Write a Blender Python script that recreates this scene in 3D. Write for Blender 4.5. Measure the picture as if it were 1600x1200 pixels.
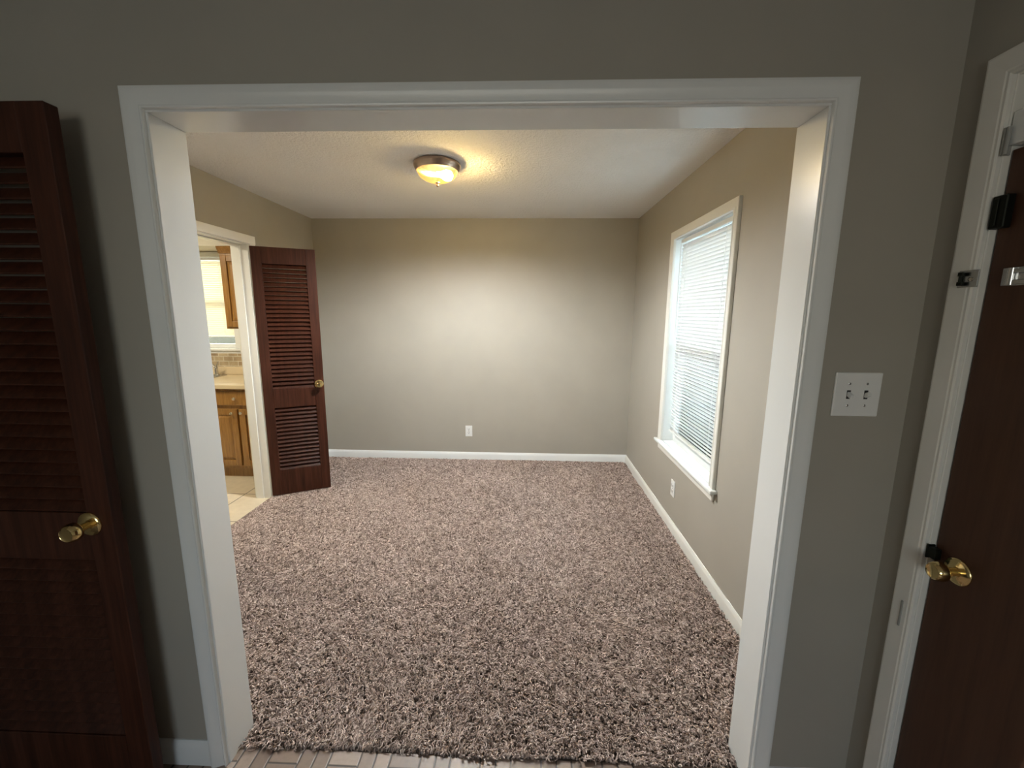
import bpy, bmesh, math, random
import numpy as np
from mathutils import Vector, Matrix

# ------------------------------------------------------------------ clear
for o in list(bpy.data.objects):
    bpy.data.objects.remove(o)
SC = bpy.context.scene
COL = SC.collection

# ------------------------------------------------------------------ camera
F_PX, PITCH, YAW, ROLL = 648.64, 0.1682, -0.0343, 0.0069
CAM_D, CAM_H = 1.1466, 1.5208
cam_data = bpy.data.cameras.new('camera')
cam_data.sensor_fit = 'HORIZONTAL'
cam_data.sensor_width = 36.0
cam_data.lens = F_PX / 1600.0 * 36.0
cam_data.clip_start = 0.02
cam = bpy.data.objects.new('camera', cam_data)
COL.objects.link(cam)
_fw = Vector((math.sin(YAW) * math.cos(PITCH), math.cos(YAW) * math.cos(PITCH), -math.sin(PITCH)))
_rt = Vector((math.cos(YAW), -math.sin(YAW), 0))
_up = _rt.cross(_fw)
_r = _rt * math.cos(ROLL) + _up * math.sin(ROLL)
_u = _up * math.cos(ROLL) - _rt * math.sin(ROLL)
cam.matrix_world = Matrix(((_r.x, _u.x, -_fw.x, 0), (_r.y, _u.y, -_fw.y, -CAM_D), (_r.z, _u.z, -_fw.z, CAM_H), (0, 0, 0, 1)))
SC.camera = cam

# ------------------------------------------------------------------ look, world, daylight
SC.view_settings.view_transform = 'Standard'
SC.view_settings.look = 'None'
SC.view_settings.gamma = 1.0
SC.view_settings.use_curve_mapping = False
SC.view_settings.exposure = 1.28

world = bpy.data.worlds.new('sky')
SC.world = world
world.use_nodes = True
_nt = world.node_tree
_nt.nodes.clear()
_o = _nt.nodes.new('ShaderNodeOutputWorld')
_b = _nt.nodes.new('ShaderNodeBackground')
_s = _nt.nodes.new('ShaderNodeTexSky')
_s.sky_type = 'NISHITA'
_s.sun_disc = False
_s.sun_elevation = math.radians(40)
_s.sun_rotation = math.radians(200)
_nt.links.new(_s.outputs[0], _b.inputs[0])
_b.inputs[1].default_value = 0.11
_nt.links.new(_b.outputs[0], _o.inputs[0])


def area(name, loc, direction, sx, sy, power, color, spread=180):
    l = bpy.data.lights.new(name, 'AREA')
    l.shape = 'RECTANGLE'
    l.size, l.size_y = sx, sy
    l.energy = power
    l.color = color
    l.spread = math.radians(spread)
    o = bpy.data.objects.new(name, l)
    COL.objects.link(o)
    o.location = loc
    o.rotation_euler = Vector(direction).to_track_quat('-Z', 'Y').to_euler()
    return o


# daylight through the dining and kitchen windows, added living room fill, kitchen lamp
area('daylight_dining_window', (4.2, 2.4, 3.4), (-1, -0.2, -0.66), 6.0, 2.0, 860, (0.76, 0.88, 1.0))
area('daylight_kitchen_window', (-3.33, 3.75, 1.75), (0, -1, -0.1), 1.3, 1.5, 32, (1.0, 0.95, 0.82))
area('living_fill_light', (-0.5, -4.35, 1.45), (0, 1, -0.05), 1.6, 1.3, 8, (0.86, 0.98, 1.0))  # unseen source added behind the camera to fill the near room
area('kitchen_ceiling_lamp_light', (-3.2, 1.5, 2.33), (0, 0, -1), 0.5, 0.5, 18, (1.0, 0.90, 0.70))

# ------------------------------------------------------------------ materials


def mat(name):
    m = bpy.data.materials.new(name)
    m.use_nodes = True
    nt = m.node_tree
    b = nt.nodes['Principled BSDF']
    return m, nt, b


def N(nt, kind, **kw):
    n = nt.nodes.new(kind)
    for k, v in kw.items():
        if hasattr(n, k):
            setattr(n, k, v)
        else:
            n.inputs[k].default_value = v
    return n


def coords(nt, scale=(1, 1, 1), out='Object'):
    t = N(nt, 'ShaderNodeTexCoord')
    mp = N(nt, 'ShaderNodeMapping')
    mp.inputs['Scale'].default_value = scale
    nt.links.new(t.outputs[out], mp.inputs[0])
    return mp.outputs[0]


def noise(nt, vec, scale, detail=3, rough=0.55):
    n = N(nt, 'ShaderNodeTexNoise')
    n.inputs['Scale'].default_value = scale
    n.inputs['Detail'].default_value = detail
    n.inputs['Roughness'].default_value = rough
    nt.links.new(vec, n.inputs['Vector'])
    return n.outputs['Fac']


def ramp(nt, fac, stops):
    r = N(nt, 'ShaderNodeValToRGB')
    els = r.color_ramp.elements
    while len(els) < len(stops):
        els.new(0.5)
    for e, (p, c) in zip(els, stops):
        e.position = p
        e.color = (*c, 1)
    nt.links.new(fac, r.inputs[0])
    return r.outputs[0]


def bump(nt, b, height, strength, dist):
    n = N(nt, 'ShaderNodeBump')
    n.inputs['Strength'].default_value = strength
    n.inputs['Distance'].default_value = dist
    nt.links.new(height, n.inputs['Height'])
    nt.links.new(n.outputs[0], b.inputs['Normal'])


def mth(nt, op, a, b_=None):
    n = N(nt, 'ShaderNodeMath', operation=op)
    for i, x in enumerate((a, b_)):
        if x is None:
            continue
        if isinstance(x, (int, float)):
            n.inputs[i].default_value = x
        else:
            nt.links.new(x, n.inputs[i])
    return n.outputs[0]


def paint(name, col, rough=0.5, var=0.04, bscale=220, bstr=0.15, bdist=0.0006):
    m, nt, b = mat(name)
    v = coords(nt)
    f = noise(nt, v, 3.0, 4)
    lo = tuple(c * (1 - var) for c in col)
    hi = tuple(min(1, c * (1 + var)) for c in col)
    nt.links.new(ramp(nt, f, [(0.3, lo), (0.7, hi)]), b.inputs['Base Color'])
    b.inputs['Roughness'].default_value = rough
    bump(nt, b, noise(nt, v, bscale, 2), bstr, bdist)
    return m


def wood(name, dark, mid, light, rough, grain=(60, 60, 3.0), coat=0.0):
    m, nt, b = mat(name)
    v = coords(nt, grain)
    w = noise(nt, v, 1.0, 6, 0.65)
    v2 = coords(nt, (grain[0] * 4, grain[1] * 4, grain[2] * 2))
    w2 = noise(nt, v2, 1.0, 3, 0.6)
    mx = N(nt, 'ShaderNodeMath', operation='MULTIPLY_ADD')
    nt.links.new(w2, mx.inputs[0])
    mx.inputs[1].default_value = 0.35
    nt.links.new(w, mx.inputs[2])
    nt.links.new(ramp(nt, mx.outputs[0], [(0.38, dark), (0.62, mid), (0.88, light)]), b.inputs['Base Color'])
    b.inputs['Roughness'].default_value = rough
    b.inputs['Coat Weight'].default_value = coat
    b.inputs['Coat Roughness'].default_value = 0.25
    bump(nt, b, mx.outputs[0], 0.15, 0.0008)
    return m


def metal(name, col, rough, var=0.06):
    m, nt, b = mat(name)
    b.inputs['Metallic'].default_value = 1.0
    f = noise(nt, coords(nt), 40, 3)
    lo = tuple(c * (1 - var) for c in col)
    nt.links.new(ramp(nt, f, [(0.35, lo), (0.7, col)]), b.inputs['Base Color'])
    b.inputs['Roughness'].default_value = rough
    return m


def plastic(name, col, rough=0.35):
    m, nt, b = mat(name)
    f = noise(nt, coords(nt), 30, 2)
    nt.links.new(ramp(nt, f, [(0.3, tuple(c * 0.97 for c in col)), (0.7, col)]), b.inputs['Base Color'])
    b.inputs['Roughness'].default_value = rough
    return m


M_WALL = paint('greige_wall_paint', (0.368, 0.344, 0.292), 0.55, 0.03, 160, 0.2, 0.0007)
M_KWALL = paint('kitchen_wall_paint', (0.62, 0.58, 0.47), 0.6, 0.03)
M_TRIM = paint('white_trim_paint', (0.76, 0.775, 0.76), 0.24, 0.015, 60, 0.10, 0.0005)
M_TRIM2 = paint('cream_trim_paint', (0.74, 0.73, 0.68), 0.32, 0.02, 60, 0.10, 0.0005)
M_MAHOG = wood('mahogany_stain', (0.012, 0.0032, 0.002), (0.040, 0.0112, 0.0050), (0.072, 0.023, 0.012), 0.42, (45, 45, 2.5), 0.0)
M_MAHOG.node_tree.nodes['Principled BSDF'].inputs['Specular IOR Level'].default_value = 0.3
M_DARKDOOR = wood('dark_brown_door_paint', (0.040, 0.017, 0.009), (0.062, 0.026, 0.0135), (0.075, 0.033, 0.018), 0.45, (40, 40, 3), 0.0)
M_DARKDOOR.node_tree.nodes['Principled BSDF'].inputs['Specular IOR Level'].default_value = 0.3
M_OAK = wood('honey_oak', (0.13, 0.055, 0.010), (0.25, 0.118, 0.024), (0.36, 0.19, 0.05), 0.28, (50, 50, 4), 0.6)
M_BRASS = metal('polished_brass', (0.78, 0.60, 0.28), 0.12)
M_STEEL = metal('satin_steel', (0.62, 0.62, 0.62), 0.25)
M_BRONZE = metal('brushed_bronze', (0.50, 0.38, 0.30), 0.30)
M_DARKMETAL = metal('blackened_iron', (0.03, 0.032, 0.026), 0.5)
M_NICKEL = metal('brushed_nickel', (0.72, 0.66, 0.56), 0.2)
M_PLATE = plastic('white_plastic', (0.78, 0.78, 0.76))
M_SLOT = plastic('dark_slot', (0.02, 0.02, 0.02), 0.7)
M_COUNTER = paint('beige_laminate', (0.60, 0.49, 0.32), 0.35, 0.08, 300, 0.02, 0.0003)
M_GREYDENT = paint('flat_grey_paint', (0.30, 0.30, 0.28), 0.5, 0.05)  # plain grey for the hinge leaf and the groove strip
M_DARKPAN = paint('dark_lamp_pan', (0.020, 0.016, 0.010), 0.6, 0.1)
M_TRANSOM = paint('tan_transom_panel', (0.30, 0.25, 0.16), 0.4, 0.1)


def make_ceiling_mat():
    m, nt, b = mat('stippled_ceiling_paint')
    v = coords(nt)
    f = noise(nt, v, 2.0, 3)
    nt.links.new(ramp(nt, f, [(0.3, (0.83, 0.81, 0.78)), (0.7, (0.86, 0.84, 0.81))]), b.inputs['Base Color'])
    b.inputs['Roughness'].default_value = 0.9
    bump(nt, b, noise(nt, v, 62, 4, 0.65), 1.0, 0.010)
    return m


M_CEIL = make_ceiling_mat()


def make_blind_mat(name, col, trans):
    m, nt, b = mat(name)
    nt.nodes.remove(b)
    out = nt.nodes['Material Output']
    d = N(nt, 'ShaderNodeBsdfDiffuse')
    t = N(nt, 'ShaderNodeBsdfTranslucent')
    f = noise(nt, coords(nt), 20, 2)
    c = ramp(nt, f, [(0.3, tuple(x * 0.97 for x in col)), (0.7, col)])
    nt.links.new(c, d.inputs[0])
    nt.links.new(c, t.inputs[0])
    mx = N(nt, 'ShaderNodeMixShader')
    mx.inputs[0].default_value = trans
    nt.links.new(d.outputs[0], mx.inputs[1])
    nt.links.new(t.outputs[0], mx.inputs[2])
    g = N(nt, 'ShaderNodeBsdfGlossy')
    g.inputs['Roughness'].default_value = 0.35
    mx2 = N(nt, 'ShaderNodeMixShader')
    mx2.inputs[0].default_value = 0.04
    nt.links.new(mx.outputs[0], mx2.inputs[1])
    nt.links.new(g.outputs[0], mx2.inputs[2])
    nt.links.new(mx2.outputs[0], out.inputs[0])
    return m


M_BLIND = make_blind_mat('white_vinyl_slats', (0.78, 0.78, 0.76), 0.12)
M_KBLIND = make_blind_mat('cream_vinyl_slats', (0.88, 0.84, 0.72), 0.40)


def make_glass():
    m, nt, b = mat('window_glass')
    nt.nodes.remove(b)
    out = nt.nodes['Material Output']
    tr = N(nt, 'ShaderNodeBsdfTransparent')
    tr.inputs[0].default_value = (0.93, 0.97, 0.96, 1)
    g = N(nt, 'ShaderNodeBsdfGlossy')
    g.inputs['Roughness'].default_value = 0.02
    fr = N(nt, 'ShaderNodeFresnel')
    fr.inputs[0].default_value = 1.45
    mx = N(nt, 'ShaderNodeMixShader')
    nt.links.new(fr.outputs[0], mx.inputs[0])
    nt.links.new(tr.outputs[0], mx.inputs[1])
    nt.links.new(g.outputs[0], mx.inputs[2])
    nt.links.new(mx.outputs[0], out.inputs[0])
    return m


M_GLASS = make_glass()


def make_lamp_glass():
    """Ribbed amber glass of the lit bowl: lets the bulb show through and glows softly itself."""
    m, nt, b = mat('amber_lamp_glass')
    nt.nodes.remove(b)
    out = nt.nodes['Material Output']
    tr = N(nt, 'ShaderNodeBsdfTransparent')
    tr.inputs[0].default_value = (1.0, 0.87, 0.52, 1)
    gl = N(nt, 'ShaderNodeBsdfGlossy')
    gl.inputs['Roughness'].default_value = 0.15
    df = N(nt, 'ShaderNodeBsdfDiffuse')
    df.inputs[0].default_value = (0.40, 0.26, 0.10, 1)
    t = N(nt, 'ShaderNodeTexCoord')
    sp = N(nt, 'ShaderNodeSeparateXYZ')
    nt.links.new(t.outputs['Object'], sp.inputs[0])
    ang = mth(nt, 'ARCTAN2', sp.outputs[1], sp.outputs[0])
    rib = mth(nt, 'ADD', mth(nt, 'MULTIPLY', mth(nt, 'SINE', mth(nt, 'MULTIPLY', ang, 24.0)), 0.22), 0.78)
    em = N(nt, 'ShaderNodeEmission')
    em.inputs[0].default_value = (1.0, 0.76, 0.30, 1)
    nt.links.new(mth(nt, 'MULTIPLY', rib, 0.10), em.inputs[1])
    m1 = N(nt, 'ShaderNodeMixShader')
    m1.inputs[0].default_value = 0.06
    nt.links.new(tr.outputs[0], m1.inputs[1])
    nt.links.new(df.outputs[0], m1.inputs[2])
    m2 = N(nt, 'ShaderNodeMixShader')
    m2.inputs[0].default_value = 0.06
    nt.links.new(m1.outputs[0], m2.inputs[1])
    nt.links.new(gl.outputs[0], m2.inputs[2])
    ad = N(nt, 'ShaderNodeAddShader')
    nt.links.new(m2.outputs[0], ad.inputs[0])
    nt.links.new(em.outputs[0], ad.inputs[1])
    nt.links.new(ad.outputs[0], out.inputs[0])
    return m


M_LAMPGLASS = make_lamp_glass()


def make_bulb():
    m, nt, b = mat('lit_bulb')
    b.inputs['Base Color'].default_value = (1, 0.9, 0.7, 1)
    b.inputs['Emission Color'].default_value = (1.0, 0.80, 0.50, 1)
    b.inputs['Emission Strength'].default_value = 210
    return m


M_BULB = make_bulb()


def make_basketweave():
    """Brown basket-weave pavers, two bricks to a square, squares turned alternately."""
    m, nt, b = mat('basketweave_brick_floor')
    S = 0.104
    t = N(nt, 'ShaderNodeTexCoord')
    sx = N(nt, 'ShaderNodeSeparateXYZ')
    nt.links.new(t.outputs['Object'], sx.inputs[0])
    u = mth(nt, 'DIVIDE', mth(nt, 'ADD', sx.outputs[0], 10.02), S)
    v = mth(nt, 'DIVIDE', mth(nt, 'ADD', sx.outputs[1], 10.03), S)
    fu, fv = mth(nt, 'FLOOR', u), mth(nt, 'FLOOR', v)
    pu, pv = mth(nt, 'FRACT', u), mth(nt, 'FRACT', v)
    chk = mth(nt, 'MODULO', mth(nt, 'ADD', fu, fv), 2.0)
    inv = mth(nt, 'SUBTRACT', 1.0, chk)
    # across-the-brick coordinate, 0..2
    a = mth(nt, 'MULTIPLY', mth(nt, 'ADD', mth(nt, 'MULTIPLY', pu, chk), mth(nt, 'MULTIPLY', pv, inv)), 2.0)
    l = mth(nt, 'ADD', mth(nt, 'MULTIPLY', pv, chk), mth(nt, 'MULTIPLY', pu, inv))
    fa = mth(nt, 'FRACT', a)
    da = mth(nt, 'MULTIPLY', mth(nt, 'MINIMUM', fa, mth(nt, 'SUBTRACT', 1.0, fa)), 0.5)
    dl = mth(nt, 'MINIMUM', l, mth(nt, 'SUBTRACT', 1.0, l))
    d = mth(nt, 'MINIMUM', da, dl)
    jn = mth(nt, 'MINIMUM', mth(nt, 'MAXIMUM', mth(nt, 'SUBTRACT', mth(nt, 'MULTIPLY', d, 32.0), 0.4), 0.0), 1.0)
    cm = N(nt, 'ShaderNodeCombineXYZ')
    nt.links.new(fu, cm.inputs[0])
    nt.links.new(fv, cm.inputs[1])
    nt.links.new(mth(nt, 'FLOOR', a), cm.inputs[2])
    wn = N(nt, 'ShaderNodeTexWhiteNoise')
    nt.links.new(cm.outputs[0], wn.inputs['Vector'])
    c1 = ramp(nt, wn.outputs['Value'], [(0.0, (0.21, 0.15, 0.115)), (0.5, (0.29, 0.215, 0.17)), (1.0, (0.37, 0.285, 0.235))])
    f = noise(nt, t.outputs['Object'], 60, 4)
    mixa = N(nt, 'ShaderNodeMix', data_type='RGBA', blend_type='MULTIPLY')
    mixa.inputs[0].default_value = 0.5
    nt.links.new(c1, mixa.inputs[6])
    nt.links.new(ramp(nt, f, [(0.3, (0.7, 0.7, 0.7)), (0.7, (1, 1, 1))]), mixa.inputs[7])
    mixj = N(nt, 'ShaderNodeMix', data_type='RGBA')
    nt.links.new(jn, mixj.inputs[0])
    mixj.inputs[6].default_value = (0.06, 0.05, 0.042, 1)
    nt.links.new(mixa.outputs[2], mixj.inputs[7])
    nt.links.new(mixj.outputs[2], b.inputs['Base Color'])
    b.inputs['Roughness'].default_value = 0.45
    bump(nt, b, jn, 0.4, 0.002)
    return m


def make_brick(name, c1, c2, mortar, w, h, gap, offset, rough=0.3, noisy=0.5, axes='xy', shift=(0, 0), rot=0.0):
    m, nt, b = mat(name)
    t = N(nt, 'ShaderNodeTexCoord')
    s = N(nt, 'ShaderNodeSeparateXYZ')
    nt.links.new(t.outputs['Object'], s.inputs[0])
    c = N(nt, 'ShaderNodeCombineXYZ')
    idx = {'x': 0, 'y': 1, 'z': 2}
    nt.links.new(mth(nt, 'ADD', s.outputs[idx[axes[0]]], shift[0]), c.inputs[0])
    nt.links.new(mth(nt, 'ADD', s.outputs[idx[axes[1]]], shift[1]), c.inputs[1])
    br = N(nt, 'ShaderNodeTexBrick')
    br.offset = offset
    br.inputs['Scale'].default_value = 1.0
    br.inputs['Brick Width'].default_value = w
    br.inputs['Row Height'].default_value = h
    br.inputs['Mortar Size'].default_value = gap
    br.inputs['Color1'].default_value = (*c1, 1)
    br.inputs['Color2'].default_value = (*c2, 1)
    br.inputs['Mortar'].default_value = (*mortar, 1)
    nt.links.new(c.outputs[0], br.inputs['Vector'])
    f = noise(nt, t.outputs['Object'], 14, 5, 0.6)
    mx = N(nt, 'ShaderNodeMix', data_type='RGBA', blend_type='MULTIPLY')
    mx.inputs[0].default_value = noisy
    nt.links.new(br.outputs[0], mx.inputs[6])
    nt.links.new(ramp(nt, f, [(0.3, (0.55, 0.52, 0.45)), (0.65, (1, 1, 1))]), mx.inputs[7])
    nt.links.new(mx.outputs[2], b.inputs['Base Color'])
    b.inputs['Roughness'].default_value = rough
    return m


M_BASKET = make_basketweave()
M_KTILE = make_brick('beige_ceramic_tile', (0.62, 0.54, 0.40), (0.58, 0.50, 0.37), (0.13, 0.11, 0.085), 0.46, 0.46, 0.005, 0.0, 0.3, 0.25, 'xy', (10 + 0.175, 10 - 0.11))
M_SPLASH = make_brick('tumbled_stone_tile', (0.56, 0.46, 0.30), (0.34, 0.24, 0.14), (0.62, 0.57, 0.45), 0.10, 0.05, 0.004, 0.5, 0.5, 0.7, 'xz', (10, 0.03))


def make_carpet_mat():
    m, nt, b = mat('brown_frieze_yarn')
    a = N(nt, 'ShaderNodeAttribute')
    a.attribute_name = 'yarn'
    nt.links.new(ramp(nt, a.outputs['Fac'], [(0.0, (0.082, 0.057, 0.046)), (0.45, (0.375, 0.285, 0.245)), (1.0, (0.80, 0.665, 0.595))]), b.inputs['Base Color'])
    b.inputs['Roughness'].default_value = 0.95
    b.inputs['Specular IOR Level'].default_value = 0.1
    return m


M_YARN = make_carpet_mat()
M_BACKING = paint('carpet_backing', (0.10, 0.075, 0.062), 0.95, 0.2, 90, 0.5, 0.004)

# ------------------------------------------------------------------ geometry helpers


def link(name, mesh, m, parent=None):
    o = bpy.data.objects.new(name, mesh)
    COL.objects.link(o)
    if m is not None:
        mesh.materials.append(m)
    if parent is not None:
        o.parent = parent
    return o


def obj(name, bm, m, parent=None, smooth=False):
    bmesh.ops.recalc_face_normals(bm, faces=bm.faces)
    me = bpy.data.meshes.new(name)
    bm.to_mesh(me)
    bm.free()
    if smooth:
        for p in me.polygons:
            p.use_smooth = True
        try:
            me.set_sharp_from_angle(angle=math.radians(38))
        except Exception:
            pass
    return link(name, me, m, parent)


def tag(o, label, cat=None, group=None, kind=None):
    o['label'] = label
    if cat:
        o['category'] = cat
    if group:
        o['group'] = group
    if kind:
        o['kind'] = kind
    return o


def empty(name, loc, rotz=0.0):
    o = bpy.data.objects.new(name, None)
    o.empty_display_size = 0.1
    COL.objects.link(o)
    o.location = loc
    o.rotation_euler = (0, 0, rotz)
    return o


def box(bm, x0, x1, y0, y1, z0, z1, bev=0.0, seg=1, mtx=None):
    x0, x1 = min(x0, x1), max(x0, x1)
    y0, y1 = min(y0, y1), max(y0, y1)
    z0, z1 = min(z0, z1), max(z0, z1)
    vs = [bm.verts.new(p) for p in ((x0, y0, z0), (x1, y0, z0), (x1, y1, z0), (x0, y1, z0),
                                    (x0, y0, z1), (x1, y0, z1), (x1, y1, z1), (x0, y1, z1))]
    fs = [bm.faces.new([vs[i] for i in f]) for f in ((3, 2, 1, 0), (4, 5, 6, 7), (0, 1, 5, 4), (1, 2, 6, 5), (2, 3, 7, 6), (3, 0, 4, 7))]
    if mtx is not None:
        bmesh.ops.transform(bm, matrix=mtx, verts=vs)
    if bev > 0:
        es = list({e for f in fs for e in f.edges})
        bmesh.ops.bevel(bm, geom=es, offset=bev, segments=seg, affect='EDGES', profile=0.5)
    return bm


def B(*a, **k):
    bm = bmesh.new()
    box(bm, *a, **k)
    return bm


def lathe(bm, prof, n=32, mtx=None):
    """prof: list of (radius, height) along +Z."""
    rings = []
    new = []
    for r, h in prof:
        if r < 1e-6:
            v = bm.verts.new((0, 0, h))
            rings.append([v])
            new.append(v)
        else:
            ring = [bm.verts.new((r * math.cos(2 * math.pi * i / n), r * math.sin(2 * math.pi * i / n), h)) for i in range(n)]
            rings.append(ring)
            new += ring
    for a, b in zip(rings, rings[1:]):
        for i in range(n):
            j = (i + 1) % n
            if len(a) == 1 and len(b) == 1:
                continue
            if len(a) == 1:
                bm.faces.new((a[0], b[j], b[i]))
            elif len(b) == 1:
                bm.faces.new((a[i], a[j], b[0]))
            else:
                bm.faces.new((a[i], a[j], b[j], b[i]))
    if mtx is not None:
        bmesh.ops.transform(bm, matrix=mtx, verts=new)
    return bm


def axis_mtx(loc, direction):
    q = Vector(direction).to_track_quat('Z', 'Y')
    return Matrix.Translation(loc) @ q.to_matrix().to_4x4()


def sweep(bm, prof, path_fn, n):
    """prof points (u across, v out); path_fn(k, u, v) -> xyz for station k in 0..n-1. Closed profile, capped ends."""
    st = []
    for k in range(n):
        st.append([bm.verts.new(path_fn(k, u, v)) for u, v in prof])
    m = len(prof)
    for a, b in zip(st, st[1:]):
        for i in range(m):
            j = (i + 1) % m
            bm.faces.new((a[i], a[j], b[j], b[i]))
    bm.faces.new(st[0])
    bm.faces.new(list(reversed(st[-1])))
    return bm


def panel_with_holes(bm, axis, t0, t1, u0, u1, z0, z1, holes):
    """Wall slab, one closed shell. axis 'y': u is x; axis 'x': u is y. t0..t1 thickness. holes: (ua, ub, za, zb)."""
    us = sorted({u0, u1, *[h[0] for h in holes], *[h[1] for h in holes]})
    zs = sorted({z0, z1, *[h[2] for h in holes], *[h[3] for h in holes]})
    us = [u for u in us if u0 <= u <= u1]
    zs = [z for z in zs if z0 <= z <= z1]
    V = {}

    def P(i, j, k):
        key = (i, j, k)
        if key not in V:
            t = (t0, t1)[k]
            V[key] = bm.verts.new((us[i], t, zs[j]) if axis == 'y' else (t, us[i], zs[j]))
        return V[key]

    def solid(i, j):
        if i < 0 or j < 0 or i >= len(us) - 1 or j >= len(zs) - 1:
            return False
        cu, cz = (us[i] + us[i + 1]) / 2, (zs[j] + zs[j + 1]) / 2
        return not any(h[0] < cu < h[1] and h[2] < cz < h[3] for h in holes)

    for i in range(len(us) - 1):
        for j in range(len(zs) - 1):
            if not solid(i, j):
                continue
            bm.faces.new((P(i, j, 0), P(i + 1, j, 0), P(i + 1, j + 1, 0), P(i, j + 1, 0)))
            bm.faces.new((P(i, j, 1), P(i, j + 1, 1), P(i + 1, j + 1, 1), P(i + 1, j, 1)))
            if not solid(i - 1, j):
                bm.faces.new((P(i, j, 0), P(i, j + 1, 0), P(i, j + 1, 1), P(i, j, 1)))
            if not solid(i + 1, j):
                bm.faces.new((P(i + 1, j, 0), P(i + 1, j, 1), P(i + 1, j + 1, 1), P(i + 1, j + 1, 0)))
            if not solid(i, j - 1):
                bm.faces.new((P(i, j, 0), P(i, j, 1), P(i + 1, j, 1), P(i + 1, j, 0)))
            if not solid(i, j + 1):
                bm.faces.new((P(i, j + 1, 0), P(i + 1, j + 1, 0), P(i + 1, j + 1, 1), P(i, j + 1, 1)))
    return bm


def struct(name, bm, m, label, smooth=False):
    o = obj(name, bm, m, None, smooth)
    o['kind'] = 'structure'
    o['label'] = label
    o['category'] = name.split('_')[0]
    return o


# ------------------------------------------------------------------ dimensions
XL, XR, T, HT = -0.992, 0.736, 0.1245, 2.03     # cased opening
WT = 0.107                                       # dividing wall thickness
CW = 0.0565                                      # casing width
YB, XRW, XLW, ZC = 2.993, 1.041, -2.0905, 2.41   # dining room
XKW = -2.21                                      # kitchen face of the left wall
XK0 = -4.6                                       # far kitchen wall
XN0 = -1.80                                      # left wall of the near room
YN0 = -4.0                                       # rear wall of the near room
KD0, KD1, KDH = 1.22, 2.006, 2.015                 # kitchen doorway (clear)
WY0, WY1, WZ0, WZ1 = 1.085, 1.935, 0.58, 2.035   # dining window (clear)
FD0, FD1, FDH = -1.05, -0.127, 2.03              # front door frame
KW0, KW1, KWZ0, KWZ1 = -3.72, -2.955, 1.15, 2.05  # kitchen window (clear)

# ------------------------------------------------------------------ shell
bm = bmesh.new()
panel_with_holes(bm, 'y', 0.0, WT, XK0, XRW, 0, ZC, [(XL - 0.019, XR + 0.019, -1, HT + 0.019)])
struct('wall_front', bm, M_WALL, 'greige painted wall around the wide white cased opening')
bm = bmesh.new()
panel_with_holes(bm, 'y', YB, YB + 0.12, XKW, XRW, 0, ZC, [])
struct('wall_back', bm, M_WALL, 'blank greige wall at the far end of the carpeted room')
bm = bmesh.new()
panel_with_holes(bm, 'x', XRW, XRW + 0.16, YN0, YB + 0.12, 0, ZC,
                 [(WY0 - 0.02, WY1 + 0.02, WZ0 - 0.02, WZ1 + 0.02), (FD0 - 0.02, FD1 + 0.02, -1, FDH + 0.02)])
struct('wall_right', bm, M_WALL, 'greige outer wall on the right holding the window and the front door')
bm = bmesh.new()
panel_with_holes(bm, 'x', XKW, XLW, WT, YB, 0, ZC, [(KD0 - 0.018, KD1 + 0.018, -1, KDH + 0.018)])
struct('wall_left', bm, M_WALL, 'greige left wall of the carpeted room with the kitchen doorway')
bm = bmesh.new()
panel_with_holes(bm, 'y', YB, YB + 0.14, XK0 - 0.1, XKW, 0, ZC, [(KW0 - 0.02, KW1 + 0.02, KWZ0 - 0.02, KWZ1 + 0.02)])
struct('wall_kitchen_back', bm, M_KWALL, 'pale kitchen wall behind the counter and window')
bm = B(XK0 - 0.1, XK0, 0.0, YB, 0, ZC)
struct('wall_kitchen_left', bm, M_KWALL, 'pale far left kitchen wall')
bm = bmesh.new()
panel_with_holes(bm, 'y', YN0 - 0.14, YN0, XN0 - 0.1, XRW, 0, ZC, [(-1.3, 0.3, 0.8, 2.1)])  # unseen opening added to let the fill light in
struct('wall_rear', bm, M_WALL, 'greige wall behind the viewer with an opening added for the fill light')
bm = B(XN0 - 0.1, XN0, YN0, 0, 0, ZC)
struct('wall_near_left', bm, M_WALL, 'greige left wall of the near room')

struct('floor_dining', B(XLW - 0.02, XRW, WT * 0.5, YB, -0.06, 0.0), M_BACKING, 'floor of the far room under the brown carpet')
struct('floor_entry', B(XN0, XRW + 0.05, YN0, WT * 0.5, -0.06, 0.001), M_BASKET, 'brown basket-weave brick floor in front of the opening')
struct('floor_kitchen', B(XK0, XLW - 0.02, WT, YB, -0.06, 0.004), M_KTILE, 'beige square ceramic tile kitchen floor')
struct('ceiling_dining', B(XKW, XRW, WT, YB, ZC, ZC + 0.08), M_CEIL, 'white stippled ceiling of the far room')
struct('ceiling_near', B(XN0, XRW, YN0, 0.0, ZC, ZC + 0.08), M_CEIL, 'white ceiling of the near room')
struct('ceiling_kitchen', B(XK0, XKW, 0.0, YB, ZC, ZC + 0.08), M_CEIL, 'white kitchen ceiling')

struct('ground_outside', B(XRW + 0.3, 14, -8, 12, -0.5, -0.4), paint('pale_gravel', (0.45, 0.45, 0.42), 0.9, 0.2, 30), 'pale ground outside the dining window')

# --- cased opening: casing with a moulded profile, jamb lining
CASING = [(0.0, 0.0), (0.0, 0.0075), (0.0015, 0.0105), (0.005, 0.0120), (0.0085, 0.0105), (0.0100, 0.0075), (0.0125, 0.0078),
          (0.020, 0.0100), (0.028, 0.0128), (0.033, 0.0150), (0.036, 0.0162), (0.045, 0.0178), (0.051, 0.0180), (0.0548, 0.0165), (0.0565, 0.0130), (0.0565, 0.0)]


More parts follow.
